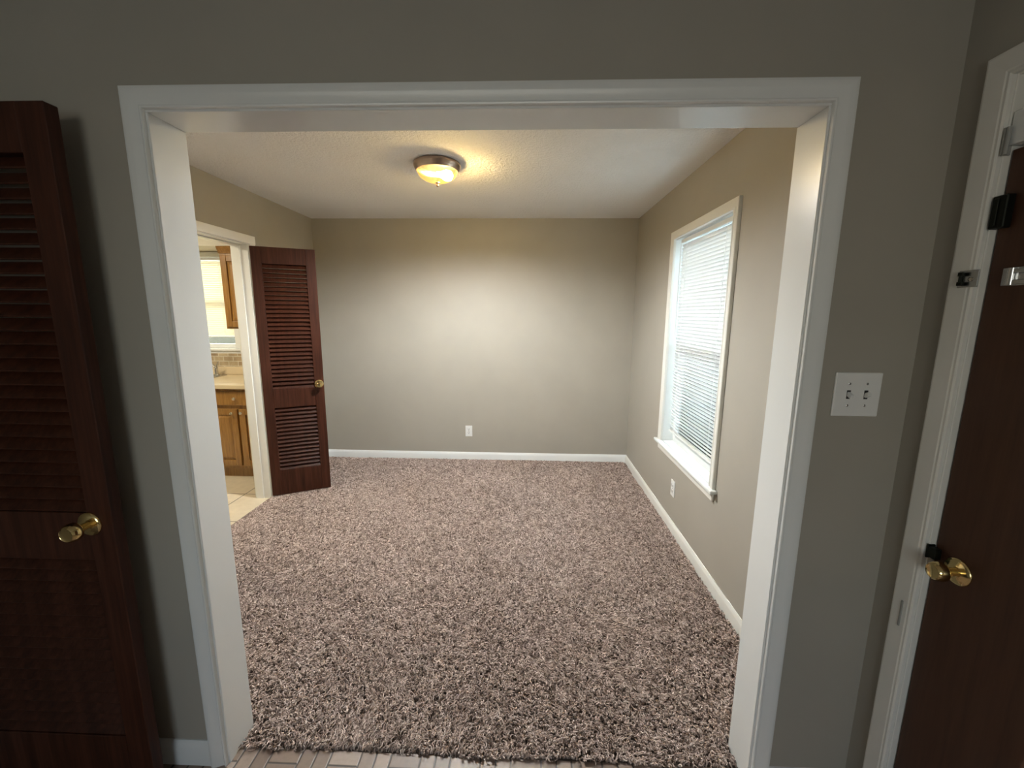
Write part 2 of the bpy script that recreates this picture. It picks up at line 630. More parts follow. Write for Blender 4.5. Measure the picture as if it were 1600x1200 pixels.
def u_casing(xa, xb, ztop, yface, sgn, w=CW, z0=0.0):
    """U-shaped mitred casing round an opening in a y-plane wall; sgn -1 faces -y."""
    k = w / 0.0565
    bm = bmesh.new()

    def fn(i, u, v):
        u *= k
        y = yface + sgn * v
        return [(xa - u, y, z0), (xa - u, y, ztop + u), (xb + u, y, ztop + u), (xb + u, y, z0)][i]
    sweep(bm, CASING, fn, 4)
    return bm


RV = 0.0055
struct('trim_1', u_casing(XL - RV, XR + RV, HT + RV, 0.0, -1, CW - RV), M_TRIM, 'white moulded casing on the near face of the wide opening', True)
struct('trim_2', u_casing(XL - 0.019, XR + 0.019, HT + 0.019, WT, 1), M_TRIM, 'white casing on the far face of the wide opening', True)
bm = bmesh.new()
box(bm, XL - 0.018, XL, 0.0, T, 0, HT, 0.0015)
box(bm, XR, XR + 0.018, 0.0, T, 0, HT, 0.0015)
box(bm, XL - 0.018, XR + 0.018, 0.0, T, HT, HT + 0.018, 0.0015)
struct('trim_3', bm, M_TRIM, 'smooth white jamb boards lining the wide opening')

# --- kitchen doorway jamb, stop and casing
bm = bmesh.new()
for ya, yb in ((KD1, KD1 + 0.018), (KD0 - 0.018, KD0)):
    box(bm, XKW, XLW, ya, yb, 0, KDH + 0.018, 0.0015)
box(bm, XKW, XLW, KD0, KD1, KDH, KDH + 0.018, 0.0015)
box(bm, XKW, XKW + 0.062, KD1 - 0.009, KD1, 0, KDH, 0.002)
box(bm, XKW, XKW + 0.062, KD0, KD0 + 0.009, 0, KDH, 0.002)
box(bm, XKW, XKW + 0.062, KD0, KD1, KDH - 0.009, KDH, 0.002)
struct('trim_4', bm, M_TRIM2, 'cream jamb lining of the kitchen doorway')
bm = bmesh.new()
for xa, xb in ((XLW, XLW + 0.018), (XKW - 0.018, XKW)):
    box(bm, xa, xb, KD1 + 0.006, KD1 + 0.066, 0, KDH + 0.006, 0.002)
    box(bm, xa, xb, KD0 - 0.066, KD0 - 0.006, 0, KDH + 0.006, 0.002)
    box(bm, xa, xb, KD0 - 0.072, KD1 + 0.072, KDH + 0.006, KDH + 0.066, 0.002)
struct('trim_5', bm, M_TRIM2, 'flat cream casing round the kitchen doorway')

# --- baseboards
BASE = [(0.0, 0.0), (0.0, 0.0125), (0.066, 0.0125), (0.074, 0.0105), (0.081, 0.008), (0.088, 0.006), (0.092, 0.0035), (0.092, 0.0)]


def base_x(xa, xb, yf, sgn, k_=1.0):
    bm = bmesh.new()
    return sweep(bm, BASE, lambda k, u, v: ((xa, xb)[k], yf + sgn * v, u * k_), 2)


def base_y(ya, yb, xf, sgn):
    bm = bmesh.new()
    return sweep(bm, BASE, lambda k, u, v: (xf + sgn * v, (ya, yb)[k], u), 2)


struct('baseboard_back', base_x(XLW, XRW - 0.0, YB, -1), M_TRIM, 'white baseboard along the far wall', True)
struct('baseboard_right', base_y(T, YB - 0.0125, XRW, -1), M_TRIM2, 'white baseboard running under the window along the right wall', True)
struct('baseboard_left', base_y(KD1 + 0.072, YB - 0.0125, XLW, 1), M_TRIM, 'white baseboard behind the open red-brown louvered door', True)
struct('baseboard_front', base_x(XN0, XL - CW, 0.0, -1), M_TRIM, 'short white baseboard between dark louvered door and opening casing', True)
struct('baseboard_front_right', base_x(XR + CW, XRW, 0.0, -1, 0.9), M_TRIM, 'short white baseboard right of the wide opening', True)

# ------------------------------------------------------------------ louvered doors


def knob_parts(root, loc, direction, rose_r=0.031, reach=0.066, knob_r=0.0265, m=None):
    m = m or M_BRASS
    bm = bmesh.new()
    mt = axis_mtx(loc, direction)
    s = reach / 0.066
    k = knob_r
    lathe(bm, [(0.0105, 0.006), (0.0105, 0.024 * s), (0.0125, 0.028 * s), (k * 0.72, 0.032 * s), (k * 0.95, 0.039 * s), (k, 0.046 * s), (k * 0.96, 0.053 * s),
               (k * 0.86, 0.059 * s), (k * 0.78, 0.062 * s), (k * 0.72, 0.0635 * s), (k * 0.66, 0.0625 * s), (k * 0.5, 0.0615 * s), (0, 0.0612 * s)], 36, mt)
    o = obj('knob', bm, m, root, True)
    o['label'] = 'shiny brass knob'
    bm = bmesh.new()
    lathe(bm, [(0, 0.0), (rose_r, 0.0), (rose_r, 0.002), (rose_r * 0.95, 0.0045), (rose_r * 0.80, 0.007), (rose_r * 0.72, 0.0075), (rose_r * 0.55, 0.011), (0.013, 0.0125), (0, 0.0125)], 36, mt)
    r = obj('rose', bm, m, o, True)
    return o


def louver_door(name, w, h, th, loc, rotz, rails, spacing, knob_x, knob_z, label, stile=0.075):
    """Leaf spans local x 0..w, y 0..th (face at y=0), z 0..h. rails: list of (z0, z1)."""
    root = empty(name, loc, rotz)
    root['kind'] = 'structure'
    root['label'] = label
    root['category'] = 'door'
    obj('stile', B(0, stile, 0, th, 0, h, 0.002), M_MAHOG, root)
    obj('stile', B(w - stile, w, 0, th, 0, h, 0.002), M_MAHOG, root)
    for z0, z1 in rails:
        obj('rail', B(stile, w - stile, 0.0005, th - 0.0005, z0, z1, 0.0015), M_MAHOG, root)
    ins = sorted(rails)
    for (a0, a1), (b0, b1) in zip(ins, ins[1:]):
        za, zb = a1, b0
        n = max(1, int(round((zb - za) / spacing)))
        sp = (zb - za) / n
        bm = bmesh.new()
        for i in range(n):
            zc = za + (i + 0.5) * sp
            mt = Matrix.Translation((0, th / 2, zc)) @ Matrix.Rotation(math.radians(50), 4, 'X')
            # wide flat slat, front (low y) edge down, trimmed to stay inside the leaf
            box(bm, stile - 0.004, w - stile + 0.004, -0.021, 0.021, -0.003, 0.003, 0.0018, 1, mt)
        obj('louver_slats', bm, M_MAHOG, root)
    knob_parts(root, (knob_x, 0.0, knob_z), (0, -1, 0), 0.035)
    return root


# far door: hinged on the kitchen doorway, swung into the room; face towards the viewer
_dx, _dy = -1.693 - (-2.086), 2.205 - 2.0
FW = math.hypot(_dx, _dy)
louver_door('door_1', FW, 1.985, 0.034, (-2.0775, 2.005, 0.022), math.atan2(_dy, _dx),
            [(0.0, 0.21), (0.735, 0.885), (1.86, 1.985)], 0.0335, FW - 0.036, 0.912,
            'red-brown louvered door standing open beside the kitchen doorway', 0.07)
# near door: open against the wall left of the wide opening, front face at y = -0.1
NW = 0.625
louver_door('door_2', NW, 2.0, 0.035, (-1.1595 - NW, -0.1, 0.014), 0.0,
            [(0.0, 0.20), (0.80, 0.945), (1.885, 2.0)], 0.0365, NW - 0.066, 0.913,
            'dark louvered door with brass knob at the left edge, close to viewer', 0.072)

# ------------------------------------------------------------------ front door (right)
FX = 1.055
r3 = empty('door_3', (FX, FD1 - 0.003, 0.0))
r3['kind'] = 'structure'
r3['label'] = 'dark brown front door with brass knob at the right edge'
r3['category'] = 'door'
DZ = 1.880
obj('door_leaf', B(0.0, 0.044, -0.905, 0.0, 0.012, DZ, 0.002), M_DARKDOOR, r3)
knob_parts(r3, (0.0, -0.060, 0.909), (-1, 0, 0), 0.033, 0.064, 0.0235)
bm = bmesh.new()
# swing-bar guard on the leaf: plate, knuckle and folded bar
box(bm, -0.003, 0.0, -0.080, -0.030, 1.588, 1.627, 0.001)
lathe(bm, [(0, 0), (0.0065, 0), (0.0065, 0.036), (0, 0.036)], 16, Matrix.Translation((-0.007, -0.052, 1.5895)))
box(bm, -0.010, -0.006, -0.150, -0.052, 1.590, 1.600, 0.001)
box(bm, -0.010, -0.006, -0.150, -0.052, 1.614, 1.624, 0.001)
o = obj('swing_bar_guard', bm, M_STEEL, r3, True)
o['label'] = 'shiny steel swing bar guard'
# front door frame: jamb, casing, transom bar and panel
bm = bmesh.new()
box(bm, XRW, XRW + 0.12, FD1, FD1 + 0.018, 0, FDH + 0.018, 0.0015)
box(bm, XRW, XRW + 0.12, FD0 - 0.018, FD0, 0, FDH + 0.018, 0.0015)
box(bm, XRW, XRW + 0.12, FD0, FD1, FDH, FDH + 0.018, 0.0015)
box(bm, FX + 0.047, FX + 0.07, FD1 - 0.012, FD1, 0, 1.87, 0.0015)
box(bm, FX + 0.047, FX + 0.07, FD0, FD0 + 0.02, 0, 1.87, 0.0015)
box(bm, FX + 0.047, FX + 0.07, FD0, FD1, 1.87, FDH, 0.0015)  # unseen head stop added to block light leaking in above the leaf
struct('trim_6', bm, M_TRIM2, 'white jamb of the front door')
FC_W = 0.055


def front_casing():
    bm = bmesh.new()
    k = FC_W / 0.0565
    ya, yb, zt = FD0 - 0.003, FD1 + 0.003, FDH + 0.003

    def fn(i, u, v):
        u *= k
        x = XRW - v
        return [(x, yb + u, 0), (x, yb + u, zt + u), (x, ya - u, zt + u), (x, ya - u, 0)][i]
    flat = [(0.0, 0.0), (0.0, 0.009), (0.004, 0.012), (0.009, 0.012), (0.012, 0.0135), (0.050, 0.0155), (0.0545, 0.0145), (0.0565, 0.011), (0.0565, 0.0)]
    return sweep(bm, flat, fn, 4)


struct('trim_7', front_casing(), M_TRIM2, 'white casing up the latch side of the dark front door')
struct('trim_8', B(XRW + 0.002, XRW + 0.06, FD0, FD1 - 0.001, 1.889, 1.958, 0.003), M_TRIM, 'white transom bar above the dark front door')
struct('trim_9', B(XRW + 0.035, XRW + 0.055, FD0, FD1, 1.958, FDH, 0.001), M_TRANSOM, 'narrow tan transom panel above the white bar')

# hardware fixed to the front door casing
XC = XRW - 0.0152
t = empty('door_guard_catch', (XC, -0.118, 1.588))
tag(t, 'small steel catch of the door guard screwed to the white casing', 'door guard')
bm = bmesh.new()
box(bm, -0.003, 0.0, -0.022, 0.023, 0, 0.039, 0.001)
obj('plate', bm, M_STEEL, t)
bm = bmesh.new()
box(bm, -0.010, -0.003, 0.012, 0.016, 0.004, 0.035, 0.001)
box(bm, -0.013, -0.009, 0.004, 0.016, 0.004, 0.013, 0.001)
box(bm, -0.013, -0.009, 0.004, 0.016, 0.026, 0.035, 0.001)
obj('hook', bm, M_DARKMETAL, t)
bm = bmesh.new()
lathe(bm, [(0.005, 0), (0.005, 0.0015), (0.002, 0.0035), (0, 0.0035)], 12, axis_mtx((-0.003, -0.006, 0.018), (-1, 0, 0)))
obj('screw', bm, M_NICKEL, t, True)

t = empty('latch_keeper', (XRW, FD1, 1.714))
tag(t, 'dark metal latch keeper at the casing edge above the steel catch', 'latch')
obj('keeper_box', B(-0.006, 0.0125, -0.031, 0.0, 0, 0.070, 0.002), M_DARKMETAL, t)
obj('keeper_lip', B(-0.009, -0.006, -0.016, -0.006, 0.006, 0.064, 0.001), M_DARKMETAL, t)

t = empty('strike_plate', (XRW, FD1, 0.909))
tag(t, 'small dark strike plate at the casing edge above the front door knob', 'strike plate')
obj('plate', B(-0.007, 0.012, -0.004, 0.0, 0, 0.036, 0.0008), M_DARKMETAL, t)
obj('lip', B(-0.007, 0.010, -0.024, -0.004, 0.005, 0.033, 0.0015), M_DARKMETAL, t)

t = empty('hinge_leaf', (XRW, FD1, 1.869))
tag(t, 'grey painted-over hinge leaf near the top of the front door casing', 'hinge')
obj('leaf', B(-0.010, 0.010, -0.004, 0.0, 0, 0.056, 0.0006), M_GREYDENT, t)
obj('barrel', lathe(bmesh.new(), [(0, 0), (0.0045, 0), (0.0045, 0.056), (0, 0.056)], 12, Matrix.Translation((-0.006, -0.0075, 0))), M_GREYDENT, t, True)

o = obj('groove_mark', B(XC - 0.0014, XC + 0.001, -0.103, -0.097, 0.687, 0.762, 0.0005), M_GREYDENT)  # raised grey strip drawn for a shallow groove in the casing
tag(o, 'narrow grey slot mark on the white casing below the front door knob', 'mortise')

# ------------------------------------------------------------------ dining window (right wall)
w1 = empty('window_1', (XRW, (WY0 + WY1) / 2, WZ0))
w1['kind'] = 'structure'
w1['label'] = 'tall white framed window on the right wall behind the lowered blind'
w1['category'] = 'window'
INV = Matrix.Translation(-Vector(w1.location))


def wpart(name, bm, m, parent, root, smooth=False):
    """bm is in world coordinates; re-express relative to the root's location."""
    bmesh.ops.transform(bm, matrix=Matrix.Translation(-Vector(root.location)), verts=bm.verts)
    return obj(name, bm, m, parent, smooth)


bm = bmesh.new()
box(bm, XRW, XRW + 0.15, WY1, WY1 + 0.018, WZ0, WZ1, 0.001)
box(bm, XRW, XRW + 0.15, WY0 - 0.018, WY0, WZ0, WZ1, 0.001)
box(bm, XRW, XRW + 0.15, WY0 - 0.018, WY1 + 0.018, WZ1, WZ1 + 0.018, 0.001)
wpart('jamb', bm, M_TRIM, w1, w1)
wc = 0.055


def window_casing():
    bm = bmesh.new()
    prof = [(0.0, 0.0), (0.0, 0.012), (0.003, 0.016), (0.008, 0.016), (0.011, 0.013), (0.014, 0.014), (0.045, 0.020), (0.052, 0.020), (0.055, 0.017), (0.055, 0.0)]

    def fn(i, u, v):
        x = XRW - v
        return [(x, WY1 + u, WZ0 + 0.0), (x, WY1 + u, WZ1 + u + 0.004), (x, WY0 - u, WZ1 + u + 0.004), (x, WY0 - u, WZ0 + 0.0)][i]
    return sweep(bm, prof, fn, 4)


wpart('casing', window_casing(), M_TRIM2, w1, w1, True)
bm = bmesh.new()
box(bm, XRW - 0.040, XRW, WY0 - 0.080, WY1 + 0.085, WZ0 - 0.022, WZ0, 0.006, 2)
box(bm, XRW, XRW + 0.15, WY0, WY1, WZ0 - 0.020, WZ0, 0.001)
wpart('stool', bm, M_TRIM, w1, w1)
wpart('apron', B(XRW - 0.016, XRW, WY0 - 0.05, WY1 + 0.05, WZ0 - 0.072, WZ0 - 0.022, 0.004), M_TRIM2, w1, w1)
ZM = (WZ0 + WZ1) / 2
for nm, xa, z0, z1 in (('lower_sash', XRW + 0.075, WZ0, ZM + 0.02), ('upper_sash', XRW + 0.108, ZM - 0.02, WZ1)):
    bm = bmesh.new()
    st = 0.045
    box(bm, xa, xa + 0.032, WY0, WY0 + st, z0, z1, 0.002)
    box(bm, xa, xa + 0.032, WY1 - st, WY1, z0, z1, 0.002)
    box(bm, xa + 0.001, xa + 0.031, WY0 + st, WY1 - st, z0, z0 + (0.06 if nm == 'lower_sash' else 0.04), 0.002)
    box(bm, xa + 0.001, xa + 0.031, WY0 + st, WY1 - st, z1 - 0.04, z1, 0.002)
    s = wpart('sash', bm, M_TRIM, w1, w1)
    wpart('glass_pane', B(xa + 0.014, xa + 0.018, WY0 + st - 0.006, WY1 - st + 0.006, z0 + 0.034, z1 - 0.034), M_GLASS, s, w1)


def blind(name, label, a0, a1, plane, ztop, zbot, axis, sgn, m, spacing, tilt, grp=None, slat=0.025):
    """Mini blind spanning a0..a1 along `axis`, hanging in the plane; sgn points to the room side."""
    root = empty(name, ((plane, (a0 + a1) / 2, zbot) if axis == 'y' else ((a0 + a1) / 2, plane, zbot)))
    tag(root, label, 'blind', grp)

    def bx(bm, a, b, d0, d1, z0, z1, bev=0.0):
        if axis == 'y':
            return box(bm, plane + sgn * d0, plane + sgn * d1, a, b, z0, z1, bev)
        return box(bm, a, b, plane + sgn * d0, plane + sgn * d1, z0, z1, bev)

    bm = bmesh.new()
    bx(bm, a0, a1, -0.013, 0.013, ztop - 0.026, ztop, 0.002)
    wpart('headrail', bm, M_TRIM, root, root)
    bm = bmesh.new()
    bx(bm, a0 + 0.004, a1 - 0.004, -0.011, 0.011, zbot, zbot + 0.012, 0.003)
    wpart('bottom_rail', bm, M_TRIM, root, root)
    # slats: shallow crowned strips
    bm = bmesh.new()
    z = ztop - 0.026 - spacing
    n = 0
    hw = slat / 2
    while z > zbot + 0.018:
        row = []
        for q in range(5):
            s = -1 + q * 0.5
            d = s * hw
            c = 0.0022 * (1 - s * s)
            dd = d * math.cos(tilt) - c * math.sin(tilt)
            dz = d * math.sin(tilt) + c * math.cos(tilt)
            row.append((dd, dz))
        prof = row + [(p[0], p[1] - 0.0007) for p in reversed(row)]
        if axis == 'y':
            sweep(bm, prof, lambda k, u, v: (plane + sgn * u, (a0 + 0.004, a1 - 0.004)[k], z + v), 2)
        else:
            sweep(bm, prof, lambda k, u, v: ((a0 + 0.004, a1 - 0.004)[k], plane + sgn * u, z + v), 2)
        z -= spacing
        n += 1
    wpart('slats', bm, m, root, root)
    for f in (0.14, 0.86):
        bm = bmesh.new()
        c = a0 + (a1 - a0) * f
        for d in (-0.0135, 0.0135):
            bx(bm, c - 0.0012, c + 0.0012, d - 0.0006, d + 0.0006, zbot + 0.01, ztop - 0.02)
        wpart('ladder_cord', bm, M_PLATE, root, root)
    return root


b1 = blind('window_blind', 'white mini blind lowered over the tall window on the right wall', WY0 + 0.012, WY1 - 0.055, XRW + 0.030, WZ1 - 0.006, 0.672, 'y', -1, M_BLIND, 0.0218, math.radians(60))
bm = bmesh.new()
lathe(bm, [(0, 0), (0.0035, 0), (0.0035, 0.62), (0, 0.62)], 10, Matrix.Translation((XRW + 0.012, WY1 - 0.075, WZ1 - 0.66)))
wpart('tilt_wand', bm, M_PLATE, b1, b1, True)

# ------------------------------------------------------------------ outlets and switch


def outlet(name, loc, rotz, label):
    """Local: plate on y=0 plane facing -y, centre at origin x, bottom z=0."""
    t = empty(name, loc, rotz)
    tag(t, label, 'outlet', 'white wall outlets in the carpeted room')
    obj('cover_plate', B(-0.035, 0.035, -0.006, 0, 0, 0.115, 0.0025, seg=2), M_PLATE, t)
    for zc in (0.038, 0.077):
        bm = bmesh.new()
        box(bm, -0.017, 0.017, -0.0085, -0.0055, zc - 0.0145, zc + 0.0145, 0.004, 2)
        r = obj('receptacle', bm, M_PLATE, t)
        bm = bmesh.new()
        box(bm, -0.0078, -0.0055, -0.0092, -0.0075, zc - 0.002, zc + 0.008)
        box(bm, 0.0055, 0.0078, -0.0092, -0.0075, zc - 0.002, zc + 0.008)
        lathe(bm, [(0, 0), (0.0026, 0), (0.0026, 0.0016), (0, 0.0016)], 12, axis_mtx((0, -0.0076, zc - 0.0075), (0, -1, 0)))
        obj('slots', bm, M_SLOT, r)
    bm = bmesh.new()
    lathe(bm, [(0.0032, 0), (0.0032, 0.001), (0.0015, 0.002), (0, 0.002)], 12, axis_mtx((0, -0.006, 0.0575), (0, -1, 0)))
    obj('screw', bm, M_STEEL, t, True)
    return t


outlet('wall_outlet', (-0.585, YB, 0.262), 0.0, 'white outlet low on the blank far wall')
outlet('wall_outlet', (XRW, 1.640, 0.262), math.radians(-90), 'white outlet on the right wall beneath the window')

t = empty('light_switch', (0.900, 0.0, 1.249))
tag(t, 'white double toggle light switch on the wall right of the opening', 'light switch')
obj('cover_plate', B(-0.0615, 0.0615, -0.006, 0, 0, 0.121, 0.0025, seg=2), M_PLATE, t)
for k, xc in enumerate((-0.023, 0.023)):
    up = 1 if k == 0 else -1
    obj('toggle_slot', B(xc - 0.0052, xc + 0.0052, -0.0066, -0.0050, 0.0485, 0.0725, 0.0003), M_SLOT, t)
    mt = Matrix.Translation((xc, -0.010, 0.0605)) @ Matrix.Rotation(math.radians(24 * up), 4, 'X')
    obj('toggle', B(-0.0043, 0.0043, -0.011, 0.007, -0.0062, 0.0062, 0.0018, 1, mt), M_PLATE, t)
    for zc in (0.0305, 0.0905):
        bm = bmesh.new()
        lathe(bm, [(0.0033, 0), (0.0033, 0.0008), (0.0018, 0.0016), (0, 0.0016)], 12, axis_mtx((xc, -0.006, zc), (0, -1, 0)))
        obj('screw', bm, M_STEEL, t, True)

# ------------------------------------------------------------------ ceiling light
LX, LY, LR = -0.552, 1.522, 0.142
t = empty('ceiling_light', (LX, LY, ZC))
tag(t, 'lit flush dome ceiling light with bronze rim and amber glass', 'ceiling light')
bm = bmesh.new()
lathe(bm, [(0, -0.001), (LR * 0.93, -0.001), (LR * 0.985, -0.006), (LR, -0.014), (LR * 0.99, -0.022), (LR * 0.965, -0.026), (LR * 0.96, -0.031), (LR * 0.93, -0.036), (LR * 0.885, -0.046),
           (LR * 0.865, -0.047), (LR * 0.845, -0.043), (LR * 0.845, -0.012), (LR * 0.80, -0.008), (0, -0.008)], 64)
obj('rim', bm, M_BRONZE, t, True)
bm = bmesh.new()
lathe(bm, [(0, -0.0085), (LR * 0.835, -0.0085), (LR * 0.835, -0.0105), (0, -0.0105)], 48)
obj('pan', bm, M_DARKPAN, t)
# ribbed bowl: radius waves round the rim and twists slightly towards the finial
bm = bmesh.new()
NA, NR = 144, 16
R0, DZ0 = LR * 0.835, 0.066
rings = []
for j in range(NR + 1):
    ph = (j / NR) * math.pi / 2
    rr = R0 * math.cos(ph) ** 0.9
    zz = -0.043 - DZ0 * math.sin(ph)
    if j == NR:
        rings.append([bm.verts.new((0, 0, zz))])
        break
    ring = []
    for i in range(NA):
        a = 2 * math.pi * i / NA
        wv = 1 + 0.014 * math.cos(24 * (a + 0.25 * ph))
        ring.append(bm.verts.new((rr * wv * math.cos(a), rr * wv * math.sin(a), zz)))
    rings.append(ring)
for a, b_ in zip(rings, rings[1:]):
    for i in range(NA):
        j = (i + 1) % NA
        if len(b_) == 1:
            bm.faces.new((a[i], a[j], b_[0]))
        else:
            bm.faces.new((a[i], a[j], b_[j], b_[i]))
o = obj('glass_bowl', bm, M_LAMPGLASS, t, True)
bm = bmesh.new()
lathe(bm, [(0, -0.104), (0.013, -0.1075), (0.014, -0.112), (0.008, -0.116), (0.006, -0.120), (0.009, -0.124), (0.0095, -0.128), (0.006, -0.134), (0, -0.136)], 24)
obj('finial', bm, M_BRONZE, t, True)
bm = bmesh.new()
lathe(bm, [(0, -0.052), (0.013, -0.050), (0.014, -0.030), (0.020, -0.018), (0.029, 0.000), (0.031, 0.018), (0.026, 0.034), (0.014, 0.044), (0, 0.047)], 24,
      axis_mtx((0.046, 0.006, -0.066), (1, 0.15, -0.12)))
obj('bulb', bm, M_BULB, t, True)
sl = bpy.data.lights.new('ceiling_bulb_light', 'SPOT')
sl.energy = 92.0
sl.color = (0.94, 0.98, 1.0)
sl.spot_size = math.radians(172)
sl.spot_blend = 0.6
sl.shadow_soft_size = 0.0
so = bpy.data.objects.new('ceiling_bulb_light', sl)
COL.objects.link(so)
so.location = (LX, LY, ZC - 0.140)

# ------------------------------------------------------------------ kitchen
CY = 2.395                                     # cabinet face
CZ = 0.845                                     # top of the cabinet boxes


def raised_door(root, x0, x1, z0, z1, yf, knob=None, fr=0.055, name='door'):
    """Framed door with a raised centre panel; face at y = yf, thickness towards +y."""
    bm = bmesh.new()
    box(bm, x0, x0 + fr, yf, yf + 0.019, z0, z1, 0.004, 2)
    box(bm, x1 - fr, x1, yf, yf + 0.019, z0, z1, 0.004, 2)
    box(bm, x0 + fr, x1 - fr, yf + 0.0005, yf + 0.0185, z0, z0 + fr, 0.003, 2)
    box(bm, x0 + fr, x1 - fr, yf + 0.0005, yf + 0.0185, z1 - fr, z1, 0.003, 2)
    d = wpart(name, bm, M_OAK, root, root)
    # raised field with sloped shoulders
    bm = bmesh.new()
    a0, a1, c0, c1 = x0 + fr - 0.002, x1 - fr + 0.002, z0 + fr - 0.002, z1 - fr + 0.002
    s = 0.030
    lo = [bm.verts.new(p) for p in ((a0, yf + 0.013, c0), (a1, yf + 0.013, c0), (a1, yf + 0.013, c1), (a0, yf + 0.013, c1))]
    hi = [bm.verts.new(p) for p in ((a0 + s, yf + 0.003, c0 + s), (a1 - s, yf + 0.003, c0 + s), (a1 - s, yf + 0.003, c1 - s), (a0 + s, yf + 0.003, c1 - s))]
    bk = [bm.verts.new((v.co.x, yf + 0.018, v.co.z)) for v in lo]
    bm.faces.new(hi)
    for i in range(4):
        j = (i + 1) % 4
        bm.faces.new((lo[i], lo[j], hi[j], hi[i]))
        bm.faces.new((bk[i], bk[j], lo[j], lo[i]))
    bm.faces.new(list(reversed(bk)))
    wpart('raised_panel', bm, M_OAK, d, root)
    if knob:
        bm = bmesh.new()
        lathe(bm, [(0, 0), (0.008, 0), (0.006, 0.006), (0.007, 0.011), (0.013, 0.016), (0.0145, 0.020), (0.011, 0.025), (0, 0.027)], 20, axis_mtx((knob[0], yf, knob[1]), (0, -1, 0)))
        k = wpart('knob', bm, M_NICKEL, d, root, True)
        k['label'] = 'small pale metal knob'
    return d


CX0, CX1 = -3.90, XKW
t = empty('base_cabinet', ((CX0 + CX1) / 2, CY + 0.3, 0.004))
tag(t, 'honey oak base cabinet with drawer and paired doors under the beige counter', 'cabinet')
bm = bmesh.new()
CB = YB - 0.024
box(bm, CX0, CX1 - 0.024, CY + 0.020, CY + 0.038, 0.095, CZ, 0.001)          # face frame
box(bm, CX0, CX1 - 0.024, CY + 0.055, CY + 0.070, 0.004, 0.095)              # toe board
box(bm, CX0, CX1 - 0.024, CY + 0.038, CB, 0.095, 0.112)                      # bottom
for xs in (CX0, -2.96, CX1 - 0.042):
    box(bm, xs, xs + 0.018, CY + 0.038, CB, 0.112, CZ)
box(bm, CX0 + 0.018, CX1 - 0.042, CB - 0.006, CB, 0.112, CZ)
wpart('body', bm, M_OAK, t, t)
raised_door(t, -2.930, -2.593, 0.125, 0.658, CY, (-2.634, 0.622))
raised_door(t, -2.573, -2.240, 0.125, 0.658, CY, (-2.548, 0.624))
bm = bmesh.new()
box(bm, -2.930, -2.240, CY, CY + 0.019, 0.692, 0.818, 0.005, 2)
d = wpart('drawer', bm, M_OAK, t, t)
bm = bmesh.new()
lathe(bm, [(0, 0), (0.008, 0), (0.006, 0.006), (0.007, 0.011), (0.013, 0.016), (0.0145, 0.020), (0.011, 0.025), (0, 0.027)], 20, axis_mtx((-2.597, CY, 0.754), (0, -1, 0)))
wpart('knob', bm, M_NICKEL, d, t, True)
raised_door(t, -3.395, -2.975, 0.125, 0.818, CY)
raised_door(t, -3.840, -3.415, 0.125, 0.818, CY)

bm = bmesh.new()
SX0, SX1, SY0, SY1 = -3.62, -3.04, 2.46, 2.93
cz = 0.882
box(bm, CX0, CX1 - 0.003, CY - 0.030, SY0 + 0.012, CZ, cz, 0.004, 2)
box(bm, CX0, CX1 - 0.003, SY1 - 0.012, YB - 0.003, CZ, cz)
box(bm, CX0, SX0 + 0.012, SY0 + 0.012, SY1 - 0.012, CZ, cz)
box(bm, SX1 - 0.012, CX1 - 0.003, SY0 + 0.012, SY1 - 0.012, CZ, cz)
t = empty('countertop', ((CX0 + CX1) / 2, CY + 0.3, CZ))
tag(t, 'beige laminate kitchen countertop above the oak base cabinet', 'countertop')
wpart('top', bm, M_COUNTER, t, t)
wpart('upstand', B(CX0, CX1, YB - 0.020, YB, cz, 0.962, 0.004), M_COUNTER, t, t)
struct('trim_10', B(CX0, CX1, YB - 0.010, YB, 0.962, 1.098, 0.001), M_SPLASH, 'tumbled stone tile backsplash between countertop and kitchen window')

# drop-in sink: rim, bowl
t = empty('sink', (-3.33, 2.69, cz))
tag(t, 'stainless steel drop-in sink set in the beige countertop', 'sink')
bm = bmesh.new()
rim = bmesh.new()
box(rim, SX0, SX1, SY0, SY0 + 0.03, cz, cz + 0.006, 0.002)
box(rim, SX0, SX1, SY1 - 0.075, SY1, cz, cz + 0.006, 0.002)
box(rim, SX0, SX0 + 0.03, SY0 + 0.03, SY1 - 0.075, cz, cz + 0.006, 0.002)
box(rim, SX1 - 0.03, SX1, SY0 + 0.03, SY1 - 0.075, cz, cz + 0.006, 0.002)
wpart('rim', rim, M_STEEL, t, t)
bl = bmesh.new()
q = [(SX0 + 0.028, SY0 + 0.028), (SX1 - 0.028, SY0 + 0.028), (SX1 - 0.028, SY1 - 0.073), (SX0 + 0.028, SY1 - 0.073)]
for g, flip in ((0.0, 0), (0.003, 1)):
    tp = [bl.verts.new((x, y, cz + 0.002)) for x, y in q]
    sg = [(1, 1), (-1, 1), (-1, -1), (1, -1)]
    bt = [bl.verts.new((x + sx_ * (0.02 - g), y + sy_ * (0.02 - g), cz - 0.165 - g)) for (x, y), (sx_, sy_) in zip(q, sg)]
    for i in range(4):
        j = (i + 1) % 4
        bl.faces.new((tp[i], tp[j], bt[j], bt[i]))
    bl.faces.new(bt)
wpart('bowl', bl, M_STEEL, t, t)

